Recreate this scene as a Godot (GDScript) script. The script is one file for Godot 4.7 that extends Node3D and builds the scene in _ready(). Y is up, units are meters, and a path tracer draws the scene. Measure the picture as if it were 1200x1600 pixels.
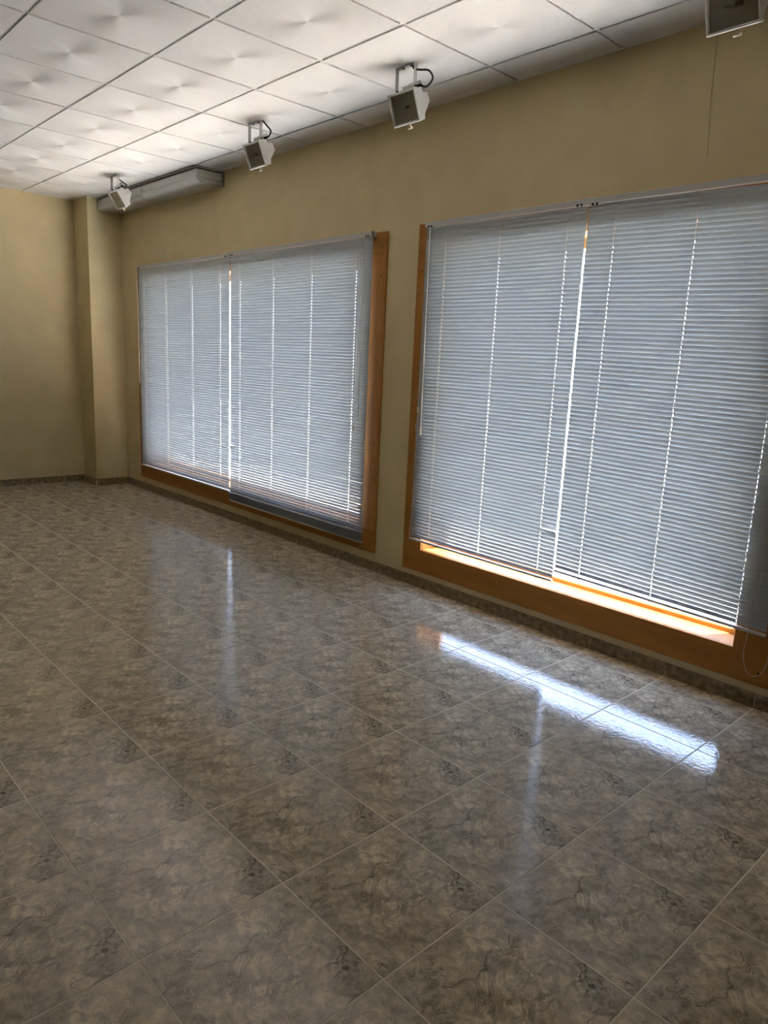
extends Node3D

# ---------------------------------------------------------------- layout (metres, window wall at x = 0, room on the -x side)
const H := 2.888            # height of the ceiling tiles' faces
const GRID := 0.243         # distance of the first ceiling grid line from the window wall
const FT := 0.4162          # floor tile module
const FX := 0.1572          # first floor joint from the window wall
const FZ := 0.986           # a floor joint across the room
const X_LEFT := -5.2
const Z_FAR := -5.95
const Z_BACK := 2.9
const PIL_X := -0.345
const PIL_Z := -5.6
const WALL_T := 0.26
const EYE := Vector3(-3.2628, 1.4339, 2.009)

var M := {}

# ---------------------------------------------------------------- helpers
func st_new() -> SurfaceTool:
	var st := SurfaceTool.new()
	st.begin(Mesh.PRIMITIVE_TRIANGLES)
	return st

func tri(st: SurfaceTool, a: Vector3, b: Vector3, c: Vector3) -> void:
	# a, b, c run counter-clockwise seen from outside
	var n := (b - a).cross(c - a).normalized()
	for v in [a, c, b]:
		st.set_normal(n)
		st.set_uv(flat_uv(v, n))
		st.add_vertex(v)

func quad(st: SurfaceTool, a: Vector3, b: Vector3, c: Vector3, d: Vector3) -> void:
	tri(st, a, b, c)
	tri(st, a, c, d)

func flat_uv(v: Vector3, n: Vector3) -> Vector2:
	var k := n.abs()
	if k.y >= k.x and k.y >= k.z:
		return Vector2(v.x, v.z)
	if k.x >= k.z:
		return Vector2(v.z, -v.y)
	return Vector2(v.x, -v.y)

func box(st: SurfaceTool, lo: Vector3, hi: Vector3, bev := 0.0) -> void:
	var c := (lo + hi) * 0.5
	var h := (hi - lo) * 0.5
	var b := minf(bev, minf(h.x, minf(h.y, h.z)) * 0.98)
	var ax := [Vector3.RIGHT, Vector3.UP, Vector3.BACK]
	var hh := [h.x, h.y, h.z]
	for i in 3:
		var j := (i + 1) % 3
		var k := (i + 2) % 3
		for s in [-1.0, 1.0]:
			var o: Vector3 = c + ax[i] * hh[i] * s
			var u: Vector3 = ax[j] * (hh[j] - b)
			var w: Vector3 = ax[k] * (hh[k] - b)
			if s > 0:
				quad(st, o - u - w, o + u - w, o + u + w, o - u + w)
			else:
				quad(st, o - u - w, o - u + w, o + u + w, o + u - w)
	if b <= 0.0:
		return
	for i in 3:
		var j := (i + 1) % 3
		var k := (i + 2) % 3
		for s in [-1.0, 1.0]:
			for t in [-1.0, 1.0]:
				var w: Vector3 = ax[k] * (hh[k] - b)
				var p: Vector3 = c + ax[i] * hh[i] * s + ax[j] * (hh[j] - b) * t
				var q: Vector3 = c + ax[i] * (hh[i] - b) * s + ax[j] * hh[j] * t
				if s * t > 0:
					quad(st, p - w, q - w, q + w, p + w)
				else:
					quad(st, p - w, p + w, q + w, q - w)
	for sx in [-1.0, 1.0]:
		for sy in [-1.0, 1.0]:
			for sz in [-1.0, 1.0]:
				var g := Vector3(h.x * sx, h.y * sy, h.z * sz)
				var p := c + g - Vector3(0, b * sy, b * sz)
				var q := c + g - Vector3(b * sx, 0, b * sz)
				var r := c + g - Vector3(b * sx, b * sy, 0)
				if sx * sy * sz > 0:
					tri(st, p, q, r)
				else:
					tri(st, p, r, q)

# outline in the x-y plane (counter-clockwise seen from +z), pushed along z
func prism(st: SurfaceTool, outline: PackedVector2Array, z0: float, z1: float) -> void:
	var n := outline.size()
	for i in n:
		var p := outline[i]
		var q := outline[(i + 1) % n]
		quad(st, Vector3(p.x, p.y, z0), Vector3(q.x, q.y, z0), Vector3(q.x, q.y, z1), Vector3(p.x, p.y, z1))
	var ids := Geometry2D.triangulate_polygon(outline)
	for i in range(0, ids.size(), 3):
		var a := outline[ids[i]]
		var b := outline[ids[i + 1]]
		var c := outline[ids[i + 2]]
		if (b - a).cross(c - a) < 0:
			var t := b
			b = c
			c = t
		tri(st, Vector3(a.x, a.y, z1), Vector3(b.x, b.y, z1), Vector3(c.x, c.y, z1))
		tri(st, Vector3(a.x, a.y, z0), Vector3(c.x, c.y, z0), Vector3(b.x, b.y, z0))

func tube(st: SurfaceTool, pts: PackedVector3Array, r: float, sides := 8) -> void:
	var rings := []
	var side := Vector3.ZERO
	for i in pts.size():
		var d := (pts[mini(i + 1, pts.size() - 1)] - pts[maxi(i - 1, 0)]).normalized()
		if side == Vector3.ZERO:
			side = d.cross(Vector3.UP if absf(d.y) < 0.9 else Vector3.RIGHT).normalized()
		side = (side - d * side.dot(d)).normalized()
		var up := d.cross(side)
		var ring := []
		for k in sides:
			var a := TAU * k / sides
			ring.append([pts[i] + (side * cos(a) + up * sin(a)) * r, side * cos(a) + up * sin(a)])
		rings.append(ring)
	for i in pts.size() - 1:
		for k in sides:
			var l := (k + 1) % sides
			var q := [rings[i][k], rings[i][l], rings[i + 1][l], rings[i + 1][k]]
			for t in [0, 2, 1, 0, 3, 2]:
				st.set_normal(q[t][1])
				st.set_uv(Vector2(0, 0))
				st.add_vertex(q[t][0])
	for e in [0, pts.size() - 1]:
		for k in sides:
			var l := (k + 1) % sides
			if e == 0:
				tri(st, pts[e], rings[e][l][0], rings[e][k][0])
			else:
				tri(st, pts[e], rings[e][k][0], rings[e][l][0])

func smooth_path(knots: Array, each := 6) -> PackedVector3Array:
	var out := PackedVector3Array()
	for i in knots.size() - 1:
		var a: Vector3 = knots[maxi(i - 1, 0)]
		var b: Vector3 = knots[i]
		var c: Vector3 = knots[i + 1]
		var d: Vector3 = knots[mini(i + 2, knots.size() - 1)]
		for k in each:
			out.append(b.cubic_interpolate(c, a, d, float(k) / each))
	out.append(knots[-1])
	return out

func obj(called: String, st, mat: Material, parent: Node = null) -> MeshInstance3D:
	var o := MeshInstance3D.new()
	o.name = called
	o.mesh = st.commit() if st is SurfaceTool else st
	o.material_override = mat
	(parent if parent else self).add_child(o, true)
	return o

func node(called: String, at := Vector3.ZERO, parent: Node = null) -> Node3D:
	var o := Node3D.new()
	o.name = called
	o.position = at
	(parent if parent else self).add_child(o, true)
	return o

func tag(o: Node, label: String, category: String, group := "") -> void:
	o.set_meta("label", label)
	o.set_meta("category", category)
	if group != "":
		o.set_meta("group", group)

func structure(o: Node, label := "", category := "") -> Node:
	o.set_meta("kind", "structure")
	if label != "":
		o.set_meta("label", label)
		o.set_meta("category", category)
	return o

func mat(c: Color, rough := 0.8, metal := 0.0) -> StandardMaterial3D:
	var m := StandardMaterial3D.new()
	m.albedo_color = c
	m.roughness = rough
	m.metallic = metal
	return m

func noise(sd: int, freq: float, octaves := 4, kind := FastNoiseLite.TYPE_SIMPLEX_SMOOTH) -> FastNoiseLite:
	var n := FastNoiseLite.new()
	n.seed = sd
	n.frequency = freq
	n.noise_type = kind
	n.fractal_octaves = octaves
	return n

func tex(im: Image) -> ImageTexture:
	return ImageTexture.create_from_image(im)

# ---------------------------------------------------------------- computed textures
func blob(a: float, b: float, ca: float, cb: float, ra: float, rb: float) -> float:
	var d := pow((a - ca) / ra, 2.0) + pow((b - cb) / rb, 2.0)
	return exp(-d * 1.4)

func seg_dist(p: Vector2, q: Vector2, r: Vector2) -> float:
	var t := clampf((p - q).dot(r - q) / (r - q).length_squared(), 0.0, 1.0)
	return p.distance_to(q + (r - q) * t)

func floor_print() -> ImageTexture:
	# the printed marble glaze of one ceramic tile; every tile carries the same print
	var s := 640
	var im := Image.create(s, s, false, Image.FORMAT_RGB8)
	var warp := noise(3, 1.0, 4)
	var cloud := noise(11, 1.0, 5)
	var fine := noise(21, 1.0, 3)
	var brush := noise(31, 1.0, 4)
	var flow := noise(41, 1.0, 2)
	var spots := noise(61, 1.0, 4)
	var smudge := [[0.23, 0.115, 0.13, 0.10, 0.50], [0.54, 0.66, 0.09, 0.07, 0.34], [0.30, 0.06, 0.05, 0.05, 0.4], [0.05, 0.20, 0.05, 0.08, 0.3], [0.86, 0.75, 0.09, 0.09, 0.3], [0.80, 0.10, 0.10, 0.05, 0.30], [0.07, 0.93, 0.09, 0.08, 0.34], [0.62, 0.90, 0.13, 0.06, 0.26], [0.93, 0.90, 0.07, 0.08, 0.3]]
	var ridge := [[0.69, 0.24, 0.10, 0.10, 0.20], [0.31, 0.40, 0.10, 0.07, 0.14], [0.09, 0.33, 0.07, 0.10, 0.18], [0.47, 0.18, 0.07, 0.06, 0.14], [0.85, 0.75, 0.10, 0.08, 0.14], [0.36, 0.86, 0.09, 0.06, 0.12]]
	var chalk := [[0.49, 0.53, 0.16, 0.11], [0.42, 0.72, 0.16, 0.03], [0.60, 0.31, 0.15, 0.03], [0.85, 0.33, 0.10, 0.12], [0.30, 0.62, 0.10, 0.05]]
	var veins := [[[0.735, 0.38], [0.72, 0.44], [0.675, 0.50], [0.665, 0.56], [0.695, 0.655], [0.70, 0.70], [0.735, 0.77]], [[0.70, 0.14], [0.665, 0.27], [0.70, 0.33]], [[0.62, 0.30], [0.52, 0.325], [0.42, 0.28]], [[0.20, 0.60], [0.13, 0.70], [0.15, 0.80]]]
	var vein_depth := [0.26, 0.15, 0.12, 0.09]
	for j in s:
		for i in s:
			var x := float(i) / s
			var y := float(j) / s
			var w1 := warp.get_noise_2d(x * 7.0, y * 7.0)
			var w2 := warp.get_noise_2d(x * 7.0 + 40.0, y * 7.0 + 7.0)
			var a := 1.0 - y + 0.035 * w1
			var b := 1.0 - x + 0.035 * w2
			var c := cloud.get_noise_2d(a * 3.4, b * 3.4)
			var c2 := cloud.get_noise_2d(a * 11.0 + 30.0, b * 11.0)
			var ang := 0.7 + 1.1 * flow.get_noise_2d(a * 2.5, b * 2.5)
			var u := a * cos(ang) + b * sin(ang)
			var v := -a * sin(ang) + b * cos(ang)
			var st := brush.get_noise_2d(u * 30.0, v * 10.0)
			var f := fine.get_noise_2d(x * 60.0, y * 60.0)
			var f2 := fine.get_noise_2d(x * 150.0, y * 150.0)
			var val := 0.785 + 0.15 * c + 0.15 * c2 + 0.13 * st + 0.04 * f + 0.03 * f2
			for k in smudge:
				var m := blob(a, b, k[0], k[1], k[2], k[3])
				if m > 0.02:
					var q := brush.get_noise_2d(u * 22.0 + 17.0, v * 13.0) + 0.35 * f
					val -= m * k[4] * smoothstep(-0.12, 0.5, q) * 0.95 + m * 0.04
			for k in ridge:
				var m := blob(a, b, k[0], k[1], k[2], k[3])
				if m > 0.02:
					var q := 1.0 - 2.0 * absf(brush.get_noise_2d(u * 10.0 + 60.0, v * 4.0)) * 2.2
					val += m * k[4] * clampf(q, -1.0, 1.0) * 1.1
			for k in chalk:
				# wisps of chalky glaze with ragged edges
				var m := blob(a, b, k[0], k[1], k[2], k[3])
				if m > 0.02:
					var q := brush.get_noise_2d(u * 16.0 + 33.0, v * 6.0 + 12.0)
					val += 0.13 * smoothstep(0.0, 0.14, q + m * 0.5 - 0.36)
			for n in veins.size():
				var d := 9.0
				for k in veins[n].size() - 1:
					d = minf(d, seg_dist(Vector2(a, b), Vector2(veins[n][k][0], veins[n][k][1]), Vector2(veins[n][k + 1][0], veins[n][k + 1][1])))
				val -= vein_depth[n] * (exp(-pow(d / 0.007, 2.0)) * (0.65 + 0.8 * f) + 0.45 * exp(-pow(d / 0.03, 2.0)) * smoothstep(-0.1, 0.3, c2 + 0.1))
			val -= 0.09 * blob(a, b, 0.174, 0.809, 0.06, 0.09)
			val -= 0.07 * smoothstep(0.1, 0.45, spots.get_noise_2d(a * 6.0 + 9.0, b * 6.0)) * (0.7 + 1.2 * st)
			val = clampf(val, 0.22, 0.95)
			var t := smoothstep(0.35, 0.85, val)
			im.set_pixel(i, j, Color(val, val * lerpf(0.945, 0.965, t), val * lerpf(0.865, 0.905, t)))
	return tex(im)

func comb_normal() -> ImageTexture:
	# the plaster of a ceiling tile, combed in fine circles round its middle
	var s := 1024
	var im := Image.create(s, s, false, Image.FORMAT_RGB8)
	var wob := noise(5, 1.0, 2)
	var grit := noise(6, 1.0, 2)
	for j in s:
		for i in s:
			var x := (float(i) + 0.5) / s - 0.5
			var y := (float(j) + 0.5) / s - 0.5
			var r := sqrt(x * x + y * y)
			var w := wob.get_noise_2d(x * 9.0, y * 9.0)
			var ph := TAU * (r * 120.0 + w * 1.2)
			var k := sin(ph) * 0.6 * (0.75 + 0.5 * wob.get_noise_2d(x * 30.0 + 5.0, y * 30.0))
			# the combing pulls the plaster up into shallow wings round the middle
			var th := atan2(y, x)
			var lift := 0.15 * (1.0 - 0.75 * smoothstep(0.02, 0.5, r))
			var wing := Vector2(2.0 * cos(2.0 * th + 0.87) - cos(4.0 * th + 0.87), -sin(4.0 * th + 0.87) - 2.0 * sin(2.0 * th + 0.87)) * lift
			var n := Vector3(wing.x + x / maxf(r, 0.001) * k + 0.25 * grit.get_noise_2d(i * 0.35, j * 0.35), -wing.y + y / maxf(r, 0.001) * k + 0.25 * grit.get_noise_2d(i * 0.35 + 900.0, j * 0.35), 1.0).normalized()
			im.set_pixel(i, j, Color(n.x * 0.5 + 0.5, n.y * 0.5 + 0.5, n.z * 0.5 + 0.5))
	return tex(im)

func two_tone(sd: int, freq: float, a: Color, b: Color, sx := 1.0, sy := 1.0, s := 512, octaves := 4) -> ImageTexture:
	var n := noise(sd, freq, octaves)
	var im := Image.create(s, s, false, Image.FORMAT_RGB8)
	for j in s:
		for i in s:
			# blended at the borders so that it repeats without a seam
			var fx := float(i) / s
			var fy := float(j) / s
			var v := lerpf(lerpf(n.get_noise_2d(i * sx, j * sy), n.get_noise_2d((i - s) * sx, j * sy), fx), lerpf(n.get_noise_2d(i * sx, (j - s) * sy), n.get_noise_2d((i - s) * sx, (j - s) * sy), fx), fy)
			im.set_pixel(i, j, a.lerp(b, clampf(0.5 + v * 1.1, 0.0, 1.0)))
	return tex(im)

func make_materials() -> void:
	var wall := mat(Color.WHITE, 0.75)
	wall.albedo_texture = two_tone(71, 0.012, Color(0.85, 0.78, 0.60), Color(0.885, 0.815, 0.635))
	wall.uv1_triplanar = true
	wall.uv1_world_triplanar = true
	wall.uv1_scale = Vector3(0.5, 0.5, 0.5)
	wall.heightmap_enabled = true
	wall.heightmap_texture = two_tone(72, 0.16, Color.BLACK, Color.WHITE)
	wall.heightmap_scale = 0.06
	M.wall = wall

	var tile := mat(Color(0.99, 0.965, 0.905), 0.10)
	tile.albedo_texture = floor_print()
	tile.metallic_specular = 0.55
	tile.roughness_texture = two_tone(74, 0.02, Color(0.75, 0.75, 0.75), Color(1, 1, 1), 1, 1, 256)
	tile.heightmap_enabled = true
	tile.heightmap_texture = two_tone(75, 0.035, Color.BLACK, Color.WHITE, 1, 1, 512, 3)
	tile.heightmap_scale = 0.025
	M.floor_tile = tile
	M.grout = mat(Color(0.94, 0.91, 0.84), 0.9)

	var base := mat(Color(0.66, 0.60, 0.51), 0.35)
	base.albedo_texture = two_tone(76, 0.02, Color(0.62, 0.58, 0.5), Color(1, 0.97, 0.9))
	base.uv1_triplanar = true
	base.uv1_world_triplanar = true
	base.uv1_scale = Vector3(2.2, 2.2, 2.2)
	M.baseboard = base

	var ct := mat(Color(0.90, 0.885, 0.865), 0.9)
	ct.normal_enabled = true
	ct.normal_texture = comb_normal()
	ct.normal_scale = 1.0
	M.ceiling_tile = ct
	M.tee = mat(Color(0.90, 0.89, 0.87), 0.5)
	M.slab = mat(Color(0.45, 0.44, 0.42), 0.9)

	var wood := mat(Color.WHITE, 0.7)
	wood.albedo_texture = two_tone(81, 0.02, Color(0.63, 0.42, 0.145), Color(0.71, 0.49, 0.195), 1.0, 0.10)
	wood.uv1_scale = Vector3(1.6, 1.6, 1.0)
	M.wood_along_y = wood
	var wood2 := mat(Color.WHITE, 0.7)
	wood2.albedo_texture = two_tone(82, 0.02, Color(0.63, 0.42, 0.145), Color(0.71, 0.49, 0.195), 0.10, 1.0)
	wood2.uv1_scale = Vector3(1.6, 1.6, 1.0)
	M.wood_along_z = wood2
	M.screw = mat(Color(0.12, 0.09, 0.06), 0.4, 0.6)

	var slat := mat(Color(0.705, 0.735, 0.75), 0.38)
	slat.backlight_enabled = true
	slat.backlight = Color(0.05, 0.05, 0.05)
	M.slat = slat
	M.rail = mat(Color(0.79, 0.78, 0.76), 0.4)
	M.cord = mat(Color(0.76, 0.74, 0.70), 0.8)
	M.dark_plastic = mat(Color(0.10, 0.095, 0.09), 0.5)
	M.pale_plastic = mat(Color(0.85, 0.80, 0.70), 0.4)
	var glass := mat(Color(0.93, 0.97, 0.97, 0.06), 0.02)
	glass.transparency = BaseMaterial3D.TRANSPARENCY_ALPHA
	M.glass = glass

	M.lamp_white = mat(Color(0.83, 0.82, 0.80), 0.4)
	M.lamp_steel = mat(Color(0.80, 0.79, 0.77), 0.42)
	M.lamp_mirror = mat(Color(0.60, 0.58, 0.53), 0.6)
	M.black_rubber = mat(Color(0.035, 0.033, 0.03), 0.55)
	M.quartz = mat(Color(0.55, 0.54, 0.5), 0.25)
	var lens := mat(Color(0.12, 0.115, 0.105, 0.12), 0.05)
	lens.transparency = BaseMaterial3D.TRANSPARENCY_ALPHA
	M.lamp_glass = lens
	M.unit_white = mat(Color(0.80, 0.79, 0.765), 0.38)
	M.unit_trim = mat(Color(0.74, 0.73, 0.70), 0.45)
	M.unit_dark = mat(Color(0.06, 0.055, 0.05), 0.7)

	var pave := mat(Color.WHITE, 0.9)
	pave.albedo_texture = two_tone(91, 0.05, Color(0.70, 0.69, 0.66), Color(0.78, 0.77, 0.75))
	pave.uv1_triplanar = true
	pave.uv1_world_triplanar = true
	pave.uv1_scale = Vector3(0.4, 0.4, 0.4)
	M.pavement = pave
	M.render_wall = mat(Color(0.80, 0.78, 0.74), 0.9)

# ---------------------------------------------------------------- windows: trim boards, lined opening, sash and pane
# o: opening (z0, z1, y0, y1), f: outer edge of the trim boards (z0, z1, y0, y1)
func make_window(called: String, label: String, o: Array, f: Array) -> void:
	var w := node(called, Vector3(0, f[2], (f[0] + f[1]) * 0.5))
	structure(w, label, "window")
	var d := -w.position
	var xf := -0.016
	var parts := [
		["trim_board", Vector3(xf, f[2], f[0]), Vector3(0, o[2], f[1]), M.wood_along_z],
		["trim_board", Vector3(xf, o[3], f[0]), Vector3(0, f[3], f[1]), M.wood_along_z],
		["trim_board", Vector3(xf, o[2], f[0]), Vector3(0, o[3], o[0]), M.wood_along_y],
		["trim_board", Vector3(xf, o[2], o[1]), Vector3(0, o[3], f[1]), M.wood_along_y],
	]
	for p in parts:
		var st := st_new()
		box(st, p[1] + d, p[2] + d, 0.0025)
		obj(p[0], st, p[3], w)
	# lining of the opening, back to the sash
	var l := 0.014
	var linings := [
		["sill", Vector3(0, o[2] - l, o[0] - l), Vector3(0.15, o[2], o[1] + l), M.wood_along_z],
		["lining", Vector3(0, o[3], o[0] - l), Vector3(0.15, o[3] + l, o[1] + l), M.wood_along_z],
		["lining", Vector3(0, o[2], o[0] - l), Vector3(0.15, o[3], o[0]), M.wood_along_y],
		["lining", Vector3(0, o[2], o[1]), Vector3(0.15, o[3], o[1] + l), M.wood_along_y],
	]
	for p in linings:
		var st := st_new()
		box(st, p[1] + d, p[2] + d)
		obj(p[0], st, p[3], w)
	# sash
	var e := 0.05
	var sash := [
		[Vector3(0.15, o[2] - l, o[0] - l), Vector3(0.20, o[2] + 0.024, o[1] + l), M.wood_along_z],
		[Vector3(0.15, o[3] - e, o[0] - l), Vector3(0.20, o[3] + l, o[1] + l), M.wood_along_z],
		[Vector3(0.15, o[2] + 0.024, o[0] - l), Vector3(0.20, o[3] - e, o[0] + e), M.wood_along_y],
		[Vector3(0.15, o[2] + 0.024, o[1] - e), Vector3(0.20, o[3] - e, o[1] + l), M.wood_along_y],
	]
	for p in sash:
		var st := st_new()
		box(st, p[0] + d, p[1] + d, 0.004)
		obj("sash_rail", st, p[2], w)
	var st := st_new()
	box(st, Vector3(0.173, o[2] + 0.016, o[0] + e * 0.9) + d, Vector3(0.177, o[3] - e * 0.9, o[1] - e * 0.9) + d)
	obj("pane", st, M.glass, w)
	for z in [f[0] + 0.045, f[1] - 0.045]:
		for y in [f[2] + 0.06, f[2] + 0.75, f[2] + 1.3, f[3] - 0.27]:
			var sc := st_new()
			tube(sc, PackedVector3Array([Vector3(xf + 0.001, y, z) + d, Vector3(xf - 0.0012, y, z) + d]), 0.005, 8)
			obj("screw", sc, M.screw, w)

# ---------------------------------------------------------------- venetian blinds
func slat_mesh(length: float, holes: Array, kink := 0.0) -> ArrayMesh:
	# kink: how far from an end (its sign says which) the slat is bent
	var cuts := [[-length * 0.5, false]]
	if kink < 0.0:
		cuts.append([-length * 0.5 - kink, false])
	for z in holes:
		cuts.append([z - 0.0009, true])
		cuts.append([z + 0.0009, false])
	if kink > 0.0:
		cuts.append([length * 0.5 - kink, false])
	cuts.append([length * 0.5, false])
	var us := [-0.0125, -0.0065, -0.003, 0.0, 0.003, 0.0065, 0.0125]
	var st := st_new()
	for i in cuts.size() - 1:
		var z0: float = cuts[i][0]
		var z1: float = cuts[i + 1][0]
		for k in us.size() - 1:
			if cuts[i][1] and k > 0 and k < us.size() - 2:
				continue
			var c := []
			for q in [[us[k], z0], [us[k], z1], [us[k + 1], z1], [us[k + 1], z0]]:
				var u: float = q[0]
				var droop := 0.0
				if kink != 0.0:
					droop = 0.006 * smoothstep(length * 0.5 - absf(kink), length * 0.5, float(q[1]) * signf(kink))
				c.append([Vector3(u, 0.0021 * (1.0 - pow(u / 0.0125, 2.0)) - droop, q[1]), Vector3(0.0042 * u / pow(0.0125, 2.0), 1, 0).normalized()])
			for t in [0, 2, 1, 0, 3, 2]:
				st.set_normal(c[t][1])
				st.set_uv(Vector2(c[t][0].z, c[t][0].x))
				st.add_vertex(c[t][0])
	return st.commit()

func make_blind(b: Dictionary) -> Node3D:
	var length: float = b.z1 - b.z0
	var zm: float = (b.z0 + b.z1) * 0.5
	var root := node("venetian_blind", Vector3(-0.044, b.top, zm))
	tag(root, b.label, "blind", "venetian blinds over the two windows")
	# headrail: a folded steel channel with end caps and brackets
	var st := st_new()
	box(st, Vector3(-0.0135, 0.0, -length * 0.5), Vector3(0.0135, 0.028, length * 0.5), 0.0015)
	obj("headrail", st, M.rail, root).rotation.x = deg_to_rad(b.roll * 0.25)
	for s in [-1.0, 1.0]:
		st = st_new()
		box(st, Vector3(-0.0155, -0.001, s * (length * 0.5 - 0.012) - 0.012), Vector3(0.028, 0.031, s * (length * 0.5 - 0.012) + 0.012), 0.001)
		obj("bracket", st, M.rail, root)
		for k in 2:
			st = st_new()
			var zz: float = s * (length * 0.5 - 0.028 - 0.022 * k)
			box(st, Vector3(-0.017, -0.004, zz - 0.006), Vector3(-0.012, 0.007, zz + 0.006), 0.001)
			obj("cord_lock", st, M.dark_plastic, root)
	var lad := []
	for z in b.ladders:
		lad.append(z - zm)
	var mesh := slat_mesh(length - 0.002, lad)
	var rng := RandomNumberGenerator.new()
	rng.seed = b.seed
	var drop: float = b.top - b.bottom - 0.012
	var stack: int = b.stack
	var pile := 0.0028 * stack
	var n := int(round((drop - pile - 0.012) / 0.0214))
	var pitch: float = (drop - pile - 0.015) / n
	for i in n:
		var o := obj("slat", mesh, M.slat, root)
		o.position = Vector3(0, -0.017 - pitch * i, rng.randf_range(-0.0012, 0.0012))
		var t: float = b.tilt + rng.randf_range(-0.12, 0.12)
		# the lowest slats lie flatter, held by the rail
		var left := n - 1 - i
		if left < 3 and stack == 0:
			t -= (3 - left) * 0.6
		o.rotation = Vector3(deg_to_rad(b.roll) + rng.randf_range(-0.0002, 0.0002), 0, deg_to_rad(-t))
		for bent in b.bent:
			if i == int(bent[0] * n):
				o.mesh = slat_mesh(length - 0.002, lad, bent[1])
	for i in stack:
		var o := obj("slat", mesh, M.slat, root)
		o.position = Vector3(rng.randf_range(-0.001, 0.001), -0.017 - pitch * n - 0.0028 * i + 0.004, rng.randf_range(-0.001, 0.001))
		o.rotation.z = deg_to_rad(-4.0)
	var yb: float = b.bottom - b.top
	st = st_new()
	box(st, Vector3(-0.012, 0, -length * 0.5), Vector3(0.012, 0.011, length * 0.5), 0.003)
	var rail := obj("bottom_rail", st, M.rail, root)
	rail.rotation.x = deg_to_rad(b.roll)
	rail.position.y = yb
	for z in lad:
		for sx in [-0.0135, 0.0125]:
			st = st_new()
			tube(st, PackedVector3Array([Vector3(sx, 0.0, z + 0.004), Vector3(sx, yb + 0.004 - z * tan(deg_to_rad(b.roll)), z + 0.004)]), 0.0006, 5)
			obj("ladder_cord", st, M.cord, root)
		st = st_new()
		tube(st, PackedVector3Array([Vector3(0, 0.0, z), Vector3(0, yb + 0.004 - z * tan(deg_to_rad(b.roll)), z)]), 0.0008, 5)
		obj("lift_cord", st, M.cord, root)
		st = st_new()
		var yz := yb - float(z) * tan(deg_to_rad(b.roll))
		tube(st, PackedVector3Array([Vector3(0, yz + 0.001, z), Vector3(0, yz - 0.004, z)]), 0.006, 10)
		obj("cord_button", st, M.rail, root)
	return root

# a cord on the blind, given in world coordinates
func blind_cord(called: String, root: Node3D, knots: Array, r: float, m: Material) -> MeshInstance3D:
	var st := st_new()
	var inv := root.transform.affine_inverse()
	var k := []
	for p in knots:
		k.append(inv * p)
	tube(st, smooth_path(k, 6) if k.size() > 2 else PackedVector3Array(k), r, 7)
	return obj(called, st, m, root)

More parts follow.
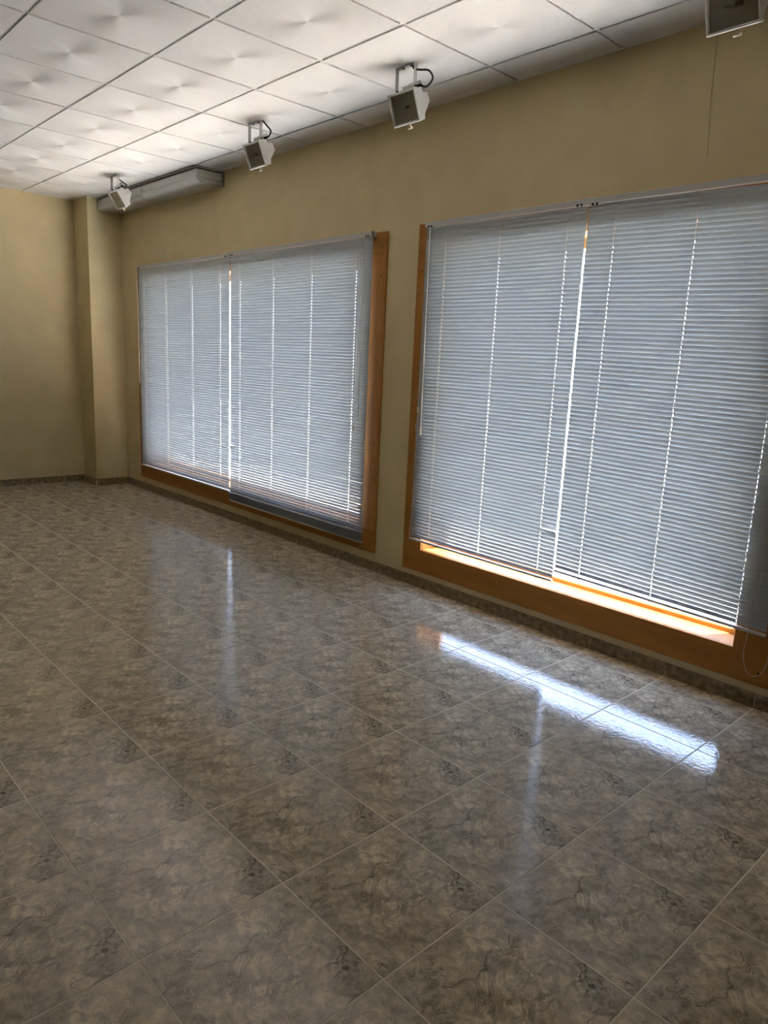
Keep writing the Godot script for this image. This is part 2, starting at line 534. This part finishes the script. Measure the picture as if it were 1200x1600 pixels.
# ---------------------------------------------------------------- floodlights
func make_flood(at: Vector3, tilt: float, cable: Array, label: String) -> void:
	var r := node("floodlight", at)
	tag(r, label, "floodlight", "floodlights under the ceiling along the window wall")
	# stirrup of bent flat steel
	var st := st_new()
	box(st, Vector3(-0.011, -0.006, -0.066), Vector3(0.011, -0.002, 0.066), 0.001)
	for s in [-1.0, 1.0]:
		box(st, Vector3(-0.011, -0.112, s * 0.066 - 0.0018), Vector3(0.011, -0.003, s * 0.066 + 0.0018), 0.001)
	obj("stirrup", st, M.lamp_steel, r)
	for z in [-0.02, 0.035]:
		st = st_new()
		tube(st, PackedVector3Array([Vector3(0, -0.002, z), Vector3(0, -0.0105, z)]), 0.0055, 6)
		obj("bolt", st, M.screw, r)
	var p := node("lamp_head", Vector3(0.020, -0.098, 0), r)
	p.rotation.z = deg_to_rad(tilt)
	p.scale = Vector3(1.15, 0.82, 1.0)
	for s in [-1.0, 1.0]:
		st = st_new()
		tube(st, PackedVector3Array([Vector3(-0.017, 0, s * 0.060), Vector3(-0.017, 0, s * 0.074)]), 0.006, 6)
		obj("pivot_bolt", st, M.screw, p)
	# housing: cast shell seen in profile, with ribs on its back
	var prof := PackedVector2Array([Vector2(-0.040, -0.188), Vector2(-0.006, -0.188), Vector2(0.0, -0.158), Vector2(0.028, -0.122), Vector2(0.034, -0.108), Vector2(0.047, -0.100), Vector2(0.040, -0.050), Vector2(0.012, -0.044), Vector2(0.004, -0.012), Vector2(-0.040, -0.012)])
	st = st_new()
	prism(st, prof, -0.080, 0.080)
	obj("housing", st, M.lamp_white, p)
	st = st_new()
	for k in 7:
		var z := -0.06 + 0.02 * k
		prism(st, PackedVector2Array([Vector2(0.028, -0.125), Vector2(0.057, -0.104), Vector2(0.050, -0.044), Vector2(0.012, -0.040)]), z - 0.002, z + 0.002)
	obj("cooling_fins", st, M.lamp_white, p)
	# bezel frame
	st = st_new()
	var x0 := -0.056
	var x1 := -0.036
	box(st, Vector3(x0, -0.192, -0.096), Vector3(x1, -0.180, 0.096), 0.003)
	box(st, Vector3(x0, -0.019, -0.096), Vector3(x1, -0.007, 0.096), 0.003)
	box(st, Vector3(x0, -0.182, -0.096), Vector3(x1, -0.017, -0.085), 0.003)
	box(st, Vector3(x0, -0.182, 0.085), Vector3(x1, -0.017, 0.096), 0.003)
	obj("bezel", st, M.lamp_white, p)
	st = st_new()
	box(st, Vector3(-0.0515, -0.181, -0.0855), Vector3(-0.0485, -0.018, 0.0855))
	obj("lens", st, M.lamp_glass, p)
	# trough reflector
	st = st_new()
	var pr := []
	for k in 13:
		var t := -1.0 + 2.0 * k / 12.0
		pr.append(Vector2(-0.0425 - 0.0035 * t * t, -0.0995 + 0.079 * t))
	for k in 12:
		var a: Vector2 = pr[k]
		var b: Vector2 = pr[k + 1]
		quad(st, Vector3(a.x, a.y, -0.084), Vector3(a.x, a.y, 0.084), Vector3(b.x, b.y, 0.084), Vector3(b.x, b.y, -0.084))
	obj("reflector", st, M.lamp_mirror, p)
	st = st_new()
	tube(st, PackedVector3Array([Vector3(-0.0435, -0.0995, -0.03), Vector3(-0.0435, -0.0995, 0.03)]), 0.004, 8)
	obj("lamp_tube", st, M.quartz, p)
	st = st_new()
	box(st, Vector3(-0.048, -0.107, 0.005), Vector3(-0.041, -0.092, 0.030), 0.001)
	obj("lamp_holder", st, M.dark_plastic, p)
	# terminal box, gland, latch
	st = st_new()
	box(st, Vector3(-0.004, -0.014, -0.040), Vector3(0.034, 0.018, 0.050), 0.004)
	box(st, Vector3(0.030, -0.018, -0.030), Vector3(0.038, 0.026, 0.058), 0.002)
	obj("terminal_box", st, M.lamp_white, p)
	st = st_new()
	tube(st, PackedVector3Array([Vector3(0.016, -0.002, 0.050), Vector3(0.016, -0.002, 0.070)]), 0.009, 8)
	obj("cable_gland", st, M.black_rubber, p)
	st = st_new()
	box(st, Vector3(-0.050, -0.216, 0.000), Vector3(-0.041, -0.190, 0.016), 0.001)
	tube(st, PackedVector3Array([Vector3(-0.0455, -0.214, -0.004), Vector3(-0.0455, -0.214, 0.022)]), 0.006, 8)
	obj("latch", st, M.pale_plastic, p)
	var start: Vector3 = p.transform * Vector3(0.016, -0.002, 0.068)
	st = st_new()
	tube(st, smooth_path([start] + cable, 8), 0.0048, 8)
	obj("cable", st, M.black_rubber, r)

# ---------------------------------------------------------------- fan coil unit under the ceiling
func make_unit() -> void:
	var z0 := PIL_Z + 0.005
	var z1 := -3.585
	var zm := -4.60
	var r := node("fan_coil_unit", Vector3(0, 2.765, (z0 + z1) * 0.5))
	tag(r, "long white air conditioning unit fixed under the ceiling against the corner pillar", "air conditioner")
	var d := -r.position
	var st := st_new()
	box(st, Vector3(-0.225, 2.79, z0 + 0.01) + d, Vector3(-0.002, 2.886, z1 - 0.012) + d)
	obj("chassis", st, M.unit_dark, r)
	# trim under the ceiling
	st = st_new()
	box(st, Vector3(-0.246, 2.874, z0) + d, Vector3(-0.002, 2.8875, z1 + 0.004) + d, 0.002)
	obj("ceiling_trim", st, M.unit_trim, r)
	for a in [[z0, zm - 0.005], [zm + 0.005, z1]]:
		st = st_new()
		box(st, Vector3(-0.240, 2.806, a[0]) + d, Vector3(-0.226, 2.863, a[1]) + d, 0.002)
		obj("front_panel", st, M.unit_white, r)
		var pts := PackedVector2Array()
		pts.append(Vector2(-0.002, 2.800))
		pts.append(Vector2(-0.242, 2.804))
		for k in range(8, -1, -1):
			var t := float(k) / 8.0 * PI * 0.5
			pts.append(Vector2(-0.242 + 0.05 * (1.0 - sin(t)), 2.7985 - 0.034 * cos(t)))
		pts.append(Vector2(-0.002, 2.776))
		st = st_new()
		prism(st, pts, a[0] + d.z, a[1] + d.z)
		var o := obj("bottom_cover", st, M.unit_white, r)
		o.position.y = d.y
	st = st_new()
	box(st, Vector3(-0.228, 2.806, z1 - 0.012) + d, Vector3(-0.012, 2.863, z1) + d, 0.002)
	obj("end_panel", st, M.unit_white, r)
	st = st_new()
	box(st, Vector3(-0.010, 2.764, z1 - 0.004) + d, Vector3(-0.001, 2.874, z1 + 0.022) + d, 0.002)
	obj("wall_flange", st, M.unit_trim, r)

# ---------------------------------------------------------------- everything
func _ready() -> void:
	# camera
	var cam := Camera3D.new()
	cam.name = "camera"
	cam.position = EYE
	cam.rotation = Vector3(-0.2066, -0.752, 0.0461)
	cam.fov = rad_to_deg(2.0 * atan(800.0 / 1126.79))
	cam.near = 0.05
	cam.far = 200.0
	add_child(cam)
	cam.current = true

	# sky and sun: clear day, the sun stands high and almost in the plane of the shop front, so that it reaches the pavement and the sills but not the room
	var env := Environment.new()
	env.background_mode = Environment.BG_SKY
	var sky := Sky.new()
	var sm := ProceduralSkyMaterial.new()
	sm.sky_top_color = Color(0.60, 0.71, 0.90)
	sm.sky_horizon_color = Color(0.93, 0.95, 0.98)
	sm.ground_bottom_color = Color(0.5, 0.5, 0.5)
	sm.ground_horizon_color = Color(0.80, 0.82, 0.85)
	sm.energy_multiplier = 4.0
	sky.sky_material = sm
	env.sky = sky
	env.ambient_light_source = Environment.AMBIENT_SOURCE_DISABLED
	env.tonemap_mode = Environment.TONE_MAPPER_LINEAR
	env.tonemap_exposure = 4.45
	env.sdfgi_enabled = true
	env.ssao_enabled = true
	env.ssil_enabled = true
	var we := WorldEnvironment.new()
	we.name = "environment"
	we.environment = env
	add_child(we)
	var sun := DirectionalLight3D.new()
	sun.name = "sun"
	sun.light_color = Color(1.0, 0.99, 0.98)
	sun.light_energy = 8.0
	sun.light_angular_distance = 0.6
	sun.shadow_enabled = true
	sun.sky_mode = DirectionalLight3D.SKY_MODE_LIGHT_ONLY
	add_child(sun)
	sun.look_at_from_position(Vector3(1.04, 8.0, 0.6), Vector3.ZERO)

	make_materials()
	build_shell()
	build_floor()
	build_ceiling()
	build_baseboards()

	make_window("window_1", "wide window in a wooden frame between the corner pillar and the wall pier", [-5.085, -1.715, 0.288, 2.10], [-5.237, -1.547, 0.128, 2.236])
	make_window("window_2", "wide window in a wooden frame with a bright gap under its blinds", [-1.106, 0.862, 0.252, 2.10], [-1.266, 1.03, 0.106, 2.246])

	var blinds := [
		{z0 = -5.139, z1 = -3.411, top = 2.207, bottom = 0.262, tilt = 70.8, roll = 0.0, ladders = [-5.0, -4.535, -4.04, -3.557], stack = 0, bent = [], seed = 1,
			label = "closed white venetian blind next to the corner pillar"},
		{z0 = -3.398, z1 = -1.652, top = 2.210, bottom = 0.186, tilt = 70.5, roll = 0.0, ladders = [-3.244, -2.771, -2.29, -1.806], stack = 20, bent = [[0.80, -0.075], [0.91, 0.06]], seed = 2,
			label = "closed white venetian blind with spare slats stacked at its foot"},
		{z0 = -1.175, z1 = -0.0868, top = 2.215, bottom = 0.315, tilt = 70.7, roll = 0.2, ladders = [-1.010, -0.612, -0.19], stack = 0, bent = [[0.865, 0.11]], seed = 3,
			label = "closed white venetian blind ending close above the bright sill, beside the wall pier"},
		{z0 = -0.0802, z1 = 1.000, top = 2.211, bottom = 0.360, tilt = 71.7, roll = 1.4, ladders = [0.07, 0.465, 0.871], stack = 0, bent = [], seed = 4,
			label = "closed white venetian blind hanging slightly crooked with the taller bright gap below it"},
	]
	var made := []
	for b in blinds:
		made.append(make_blind(b))
	dress_blinds(made)

	make_unit()
	build_floods()
	build_small()

func build_shell() -> void:
	# window wall with two openings
	var st := st_new()
	var l := 0.014
	var a0 := -5.085 - l
	var a1 := -1.715 + l
	var b0 := -1.106 - l
	var b1 := 0.862 + l
	var top := 3.05
	var zs := Z_FAR - 0.2
	var ze := Z_BACK + 0.2
	box(st, Vector3(0, -0.1, zs), Vector3(WALL_T, top, a0))
	box(st, Vector3(0, -0.1, a0), Vector3(WALL_T, 0.288 - l, a1))
	box(st, Vector3(0, 2.10 + l, a0), Vector3(WALL_T, top, a1))
	box(st, Vector3(0, -0.1, a1), Vector3(WALL_T, top, b0))
	box(st, Vector3(0, -0.1, b0), Vector3(WALL_T, 0.252 - l, b1))
	box(st, Vector3(0, 2.10 + l, b0), Vector3(WALL_T, top, b1))
	box(st, Vector3(0, -0.1, b1), Vector3(WALL_T, top, ze))
	structure(obj("wall_right", st, M.wall), "cream painted wall with the two wide windows", "wall")
	st = st_new()
	box(st, Vector3(X_LEFT - 0.2, -0.1, Z_FAR - 0.2), Vector3(0, top, Z_FAR))
	structure(obj("wall_far", st, M.wall), "cream painted end wall beside the corner pillar", "wall")
	st = st_new()
	box(st, Vector3(X_LEFT - 0.2, -0.1, Z_BACK), Vector3(0, top, Z_BACK + 0.2))
	structure(obj("wall_back", st, M.wall), "cream painted wall opposite the end wall", "wall")
	st = st_new()
	box(st, Vector3(X_LEFT - 0.2, -0.1, Z_FAR), Vector3(X_LEFT, top, Z_BACK))
	structure(obj("wall_left", st, M.wall), "cream painted wall opposite the windows", "wall")
	st = st_new()
	box(st, Vector3(PIL_X, 0, Z_FAR), Vector3(0, H + 0.012, PIL_Z), 0.004)
	structure(obj("pillar", st, M.wall), "square cream pillar in the corner of the room", "pillar")
	# outside
	st = st_new()
	box(st, Vector3(WALL_T, -0.35, -20), Vector3(30, -0.12, 20))
	structure(obj("pavement", st, M.pavement), "pale pavement outside the windows", "pavement")
	st = st_new()
	box(st, Vector3(X_LEFT - 0.2, 3.05, Z_FAR - 0.2), Vector3(WALL_T, 3.35, Z_BACK + 0.2))
	structure(obj("roof", st, M.render_wall), "flat roof slab over the room", "roof")

func build_floor() -> void:
	var f := node("floor")
	structure(f, "grey marbled glossy ceramic tile floor", "floor")
	var st := st_new()
	box(st, Vector3(X_LEFT - 0.2, -0.1, Z_FAR - 0.2), Vector3(0, -0.0008, Z_BACK + 0.2))
	obj("grout_bed", st, M.grout, f)
	var xs := [0.0]
	var x := -FX
	while x > X_LEFT:
		xs.append(x)
		x -= FT
	xs.append(X_LEFT)
	var zs := []
	var z := FZ + FT * 4.0
	while z > Z_BACK:
		z -= FT
	zs.append(Z_BACK)
	while z > Z_FAR:
		zs.append(z)
		z -= FT
	zs.append(Z_FAR)
	var cache := {}
	var g := 0.0017
	for i in xs.size() - 1:
		for j in zs.size() - 1:
			var hi_x: float = xs[i]
			var lo_x: float = xs[i + 1]
			var hi_z: float = zs[j]
			var lo_z: float = zs[j + 1]
			var w := hi_x - lo_x - 2 * g
			var d := hi_z - lo_z - 2 * g
			if w < 0.01 or d < 0.01:
				continue
			# a cut tile keeps the part of the print beside its uncut edge
			var u0 := (FT - (hi_x - lo_x)) / FT if i == xs.size() - 2 else 0.0
			var v0 := (FT - (hi_z - lo_z)) / FT if j == zs.size() - 2 else 0.0
			var key := "%.3f %.3f %.2f %.2f" % [w, d, u0, v0]
			if not cache.has(key):
				cache[key] = tile_mesh(w, d, 0.006, 0.0012, Vector2(u0, v0), FT, 1.0)
			var o := obj("tile", cache[key], M.floor_tile, f)
			o.position = Vector3((hi_x + lo_x) * 0.5, 0, (hi_z + lo_z) * 0.5)

# a tile with its face up (dir 1) or down (dir -1), chamfered, the print laid over its face
func tile_mesh(w: float, d: float, thick: float, bev: float, uv0: Vector2, module: float, dir: float) -> ArrayMesh:
	var st := st_new()
	var rings := []
	for r in [[0.0, bev], [bev, 0.0], [thick, 0.0]]:
		var a: float = w * 0.5 - r[1]
		var b: float = d * 0.5 - r[1]
		var y: float = -r[0] * dir
		rings.append([Vector3(-a, y, -b), Vector3(a, y, -b), Vector3(a, y, b), Vector3(-a, y, b)])
	var uv := func(p: Vector3) -> Vector2:
		return uv0 + Vector2((p.x + w * 0.5) / module, (p.z + d * 0.5) / module)
	var faces := [[rings[0][0], rings[0][3], rings[0][2], rings[0][1]]]
	for k in 2:
		for i in 4:
			var j := (i + 1) % 4
			faces.append([rings[k][i], rings[k][j], rings[k + 1][j], rings[k + 1][i]])
	for q in faces:
		var p: Array = q.duplicate()
		if dir < 0:
			p.reverse()
		var n: Vector3 = (p[1] - p[0]).cross(p[2] - p[0]).normalized()
		for t in [0, 2, 1, 0, 3, 2]:
			st.set_normal(n)
			st.set_uv(uv.call(p[t]))
			st.add_vertex(p[t])
	return st.commit()

func build_ceiling() -> void:
	var c := node("ceiling", Vector3(0, H, 0))
	structure(c, "suspended ceiling of white combed plaster tiles", "ceiling")
	var st := st_new()
	box(st, Vector3(X_LEFT - 0.2, 0.022, Z_FAR - 0.2), Vector3(0, 0.162, Z_BACK + 0.2))
	obj("slab", st, M.slab, c)
	var drop := 0.009
	var gx := [0.0]
	var x := -GRID
	while x > X_LEFT:
		gx.append(x)
		x -= 0.6
	gx.append(X_LEFT)
	var gz := [Z_BACK]
	var z := 2.4
	while z > Z_FAR:
		gz.append(z)
		z -= 0.6
	gz.append(Z_FAR)
	# tees: a main runner on each line along the wall, cross tees between
	for i in range(1, gx.size() - 1):
		st = st_new()
		box(st, Vector3(gx[i] - 0.012, drop - 0.0015, Z_FAR), Vector3(gx[i] + 0.012, drop + 0.0005, Z_BACK))
		box(st, Vector3(gx[i] - 0.001, drop, Z_FAR), Vector3(gx[i] + 0.001, drop + 0.014, Z_BACK))
		obj("main_tee", st, M.tee, c)
	var cross := {}
	for i in gx.size() - 1:
		var w: float = gx[i] - gx[i + 1]
		var key := "%.3f" % w
		if not cross.has(key):
			st = st_new()
			box(st, Vector3(-w * 0.5 + 0.012, drop - 0.001, -0.012), Vector3(w * 0.5 - 0.012, drop + 0.0005, 0.012))
			box(st, Vector3(-w * 0.5 + 0.012, drop, -0.001), Vector3(w * 0.5 - 0.012, drop + 0.014, 0.001))
			cross[key] = st.commit()
		for j in range(1, gz.size() - 1):
			var o := obj("cross_tee", cross[key], M.tee, c)
			o.position = Vector3((gx[i] + gx[i + 1]) * 0.5, 0, gz[j])
	# wall angle
	for e in [[Vector3(-0.018, 0.0, PIL_Z + 2.02), Vector3(-0.001, 0.0015, Z_BACK)], [Vector3(X_LEFT, 0.0, Z_FAR), Vector3(X_LEFT + 0.018, 0.0015, Z_BACK)], [Vector3(X_LEFT, 0.0, Z_FAR + 0.001), Vector3(PIL_X, 0.0015, Z_FAR + 0.018)], [Vector3(X_LEFT, 0.0, Z_BACK - 0.018), Vector3(0, 0.0015, Z_BACK - 0.001)]]:
		st = st_new()
		box(st, e[0], e[1])
		obj("wall_angle", st, M.tee, c)
	var cache := {}
	var rng := RandomNumberGenerator.new()
	rng.seed = 12
	for i in gx.size() - 1:
		for j in gz.size() - 1:
			var hi_x: float = gx[i]
			var lo_x: float = gx[i + 1]
			var hi_z: float = gz[j]
			var lo_z: float = gz[j + 1]
			if i == 0 and (lo_z + hi_z) * 0.5 < -3.6:
				continue   # the fan coil unit hangs here
			# half the visible tee on gridded sides, none at the walls
			var g := 0.0095
			var ax := lo_x + (0.0 if i == gx.size() - 2 else g)
			var bx := hi_x - (0.002 if i == 0 else g)
			var az := lo_z + (0.0 if j == gz.size() - 2 else g)
			var bz := hi_z - (0.0 if j == 0 else g)
			var u0 := 0.0
			var v0 := 0.0
			if i == gx.size() - 2:
				u0 = 1.0 - (hi_x - lo_x) / 0.6
			if j == gz.size() - 2:
				v0 = 1.0 - (hi_z - lo_z) / 0.6
			var key := "%.3f %.3f %.2f %.2f" % [bx - ax, bz - az, u0, v0]
			if not cache.has(key):
				cache[key] = tile_mesh(bx - ax, bz - az, drop - 0.001, 0.001, Vector2(u0 + g / 0.6, v0 + g / 0.6), 0.6, -1.0)
			var o := obj("tile", cache[key], M.ceiling_tile, c)
			o.position = Vector3((ax + bx) * 0.5, rng.randf_range(-0.0006, 0.0006), (az + bz) * 0.5)

# a strip of skirting: ceramic pieces as long as the floor tiles, with a moulded top
func skirting(called: String, label: String, a: Vector3, b: Vector3, first: float) -> void:
	var r := node(called, a)
	structure(r, label, "baseboard")
	var length := a.distance_to(b)
	r.rotation.y = atan2(b.x - a.x, b.z - a.z)
	# local: z runs along the wall, the room lies towards +x of the strip
	var prof := PackedVector2Array([Vector2(0, 0), Vector2(0.009, 0), Vector2(0.009, 0.043), Vector2(0.0075, 0.046), Vector2(0.0075, 0.049), Vector2(0.009, 0.052), Vector2(0.0085, 0.057), Vector2(0.006, 0.060), Vector2(0.0055, 0.063), Vector2(0.003, 0.067), Vector2(0, 0.068)])
	var bed := st_new()
	box(bed, Vector3(0, 0, 0.001), Vector3(0.0065, 0.05, length - 0.001))
	obj("grout_bed", bed, M.grout, r)
	var z := first
	var cache := {}
	while z < length:
		var lo := maxf(z, 0.0) + 0.0016
		var hi := minf(z + FT, length) - 0.0016
		if hi - lo > 0.004:
			var key := "%.3f" % (hi - lo)
			if not cache.has(key):
				var st := st_new()
				prism(st, prof, 0, hi - lo)
				cache[key] = st.commit()
			var o := obj("skirting_tile", cache[key], M.baseboard, r)
			o.position.z = lo
		z += FT

func build_baseboards() -> void:
	# along the window wall, from the room's near end to the pillar: local +x must point into the room (-x), so it runs towards -z
	var k := fmod(Z_BACK - FZ, FT) - FT
	skirting("baseboard_right", "brown marbled ceramic skirting below the windows", Vector3(0, 0, Z_BACK), Vector3(0, 0, PIL_Z), k)
	skirting("baseboard_pillar", "brown marbled ceramic skirting on the front of the pillar", Vector3(0, 0, PIL_Z), Vector3(PIL_X, 0, PIL_Z), -0.1)
	skirting("baseboard_pillar_side", "brown marbled ceramic skirting on the side of the pillar", Vector3(PIL_X, 0, PIL_Z), Vector3(PIL_X, 0, Z_FAR), -0.05)
	skirting("baseboard_far", "brown marbled ceramic skirting along the end wall", Vector3(PIL_X, 0, Z_FAR), Vector3(X_LEFT, 0, Z_FAR), -0.2)
	skirting("baseboard_left", "brown marbled ceramic skirting opposite the windows", Vector3(X_LEFT, 0, Z_FAR), Vector3(X_LEFT, 0, Z_BACK), -0.2)
	skirting("baseboard_back", "brown marbled ceramic skirting opposite the end wall", Vector3(X_LEFT, 0, Z_BACK), Vector3(0, 0, Z_BACK), -0.2)

func dress_blinds(b: Array) -> void:
	var x := -0.064
	# tilt wand and pull cord of each blind
	blind_cord("tilt_wand", b[0], [Vector3(x, 2.205, -5.120), Vector3(x, 1.10, -5.115)], 0.003, M.cord)
	blind_cord("pull_cord", b[1], [Vector3(x, 2.205, -1.760), Vector3(x, 0.99, -1.752)], 0.0012, M.cord)
	blind_cord("tassel", b[1], [Vector3(x, 0.995, -1.752), Vector3(x, 0.955, -1.752)], 0.006, M.pale_plastic)
	blind_cord("tilt_wand", b[1], [Vector3(x, 2.205, -1.715), Vector3(x, 1.02, -1.712)], 0.003, M.cord)
	blind_cord("tilt_wand", b[2], [Vector3(x, 2.21, -1.130), Vector3(x, 1.02, -1.118)], 0.0042, M.cord)
	blind_cord("tassel", b[2], [Vector3(x, 1.04, -1.118), Vector3(x, 0.995, -1.117)], 0.007, M.pale_plastic)
	blind_cord("tassel", b[2], [Vector3(x + 0.02, 1.165, -1.168), Vector3(x + 0.02, 1.13, -1.168)], 0.007, M.pale_plastic)
	blind_cord("pull_cord", b[2], [Vector3(x + 0.02, 2.20, -1.164), Vector3(x + 0.02, 1.165, -1.168), Vector3(x + 0.015, 1.05, -1.180), Vector3(x + 0.02, 0.96, -1.170), Vector3(x + 0.02, 0.5, -1.172), Vector3(x + 0.02, 0.36, -1.186), Vector3(x + 0.018, 0.318, -1.168), Vector3(x + 0.02, 0.335, -1.145)], 0.0012, M.cord)
	blind_cord("pull_cord", b[3], [Vector3(x, 2.20, 0.955), Vector3(x, 1.2, 0.948), Vector3(x, 0.4, 0.935), Vector3(x, 0.27, 0.928), Vector3(x, 0.19, 0.945), Vector3(x, 0.165, 0.98), Vector3(x, 0.21, 1.02), Vector3(x, 0.36, 1.03), Vector3(x, 1.0, 1.02)], 0.0013, M.cord)

func build_floods() -> void:
	var x := -0.517
	var loop := [Vector3(0.045, -0.105, 0.105), Vector3(0.05, -0.075, 0.140), Vector3(0.035, -0.04, 0.125), Vector3(0.012, -0.034, 0.085), Vector3(0.004, -0.022, 0.05), Vector3(0.0, 0.006, 0.04)]
	var hang := [Vector3(0.04, -0.09, 0.095), Vector3(0.045, -0.06, 0.11), Vector3(0.03, -0.03, 0.09), Vector3(0.01, 0.006, 0.06)]
	var tight := [Vector3(0.04, -0.1, 0.10), Vector3(0.05, -0.09, 0.125), Vector3(0.03, -0.06, 0.085), Vector3(0.012, -0.035, 0.055), Vector3(0.01, 0.006, 0.05)]
	make_flood(Vector3(x, H, 0.725), 22.0, loop, "white floodlight above the thin wire on the wall")
	make_flood(Vector3(x, H, -0.912), 22.0, loop, "white floodlight with a looped black cable above the wall pier")
	make_flood(Vector3(x, H, -2.30), 22.0, hang, "white floodlight above the blind with spare slats stacked at its foot")
	make_flood(Vector3(x, H, -4.505), 34.0, tight, "white floodlight in front of the air conditioning unit")

func build_small() -> void:
	# thin wire stapled down the wall
	var st := st_new()
	tube(st, PackedVector3Array([Vector3(-0.0016, 2.875, 0.432), Vector3(-0.0016, 2.62, 0.436), Vector3(-0.0016, 2.355, 0.453)]), 0.0010, 6)
	tag(obj("wall_wire", st, mat(Color(0.55, 0.46, 0.28), 0.6)), "thin brown wire running down the wall below the ceiling", "wire")
	st = st_new()
	box(st, Vector3(-0.004, -0.0, -0.004), Vector3(0.004, 0.004, 0.004), 0.0015)
	var g := obj("grit_speck", st, M.black_rubber)
	g.position = Vector3(-0.264, 0.0, -0.968)
	tag(g, "tiny black speck of grit lying on the floor tiles", "speck")
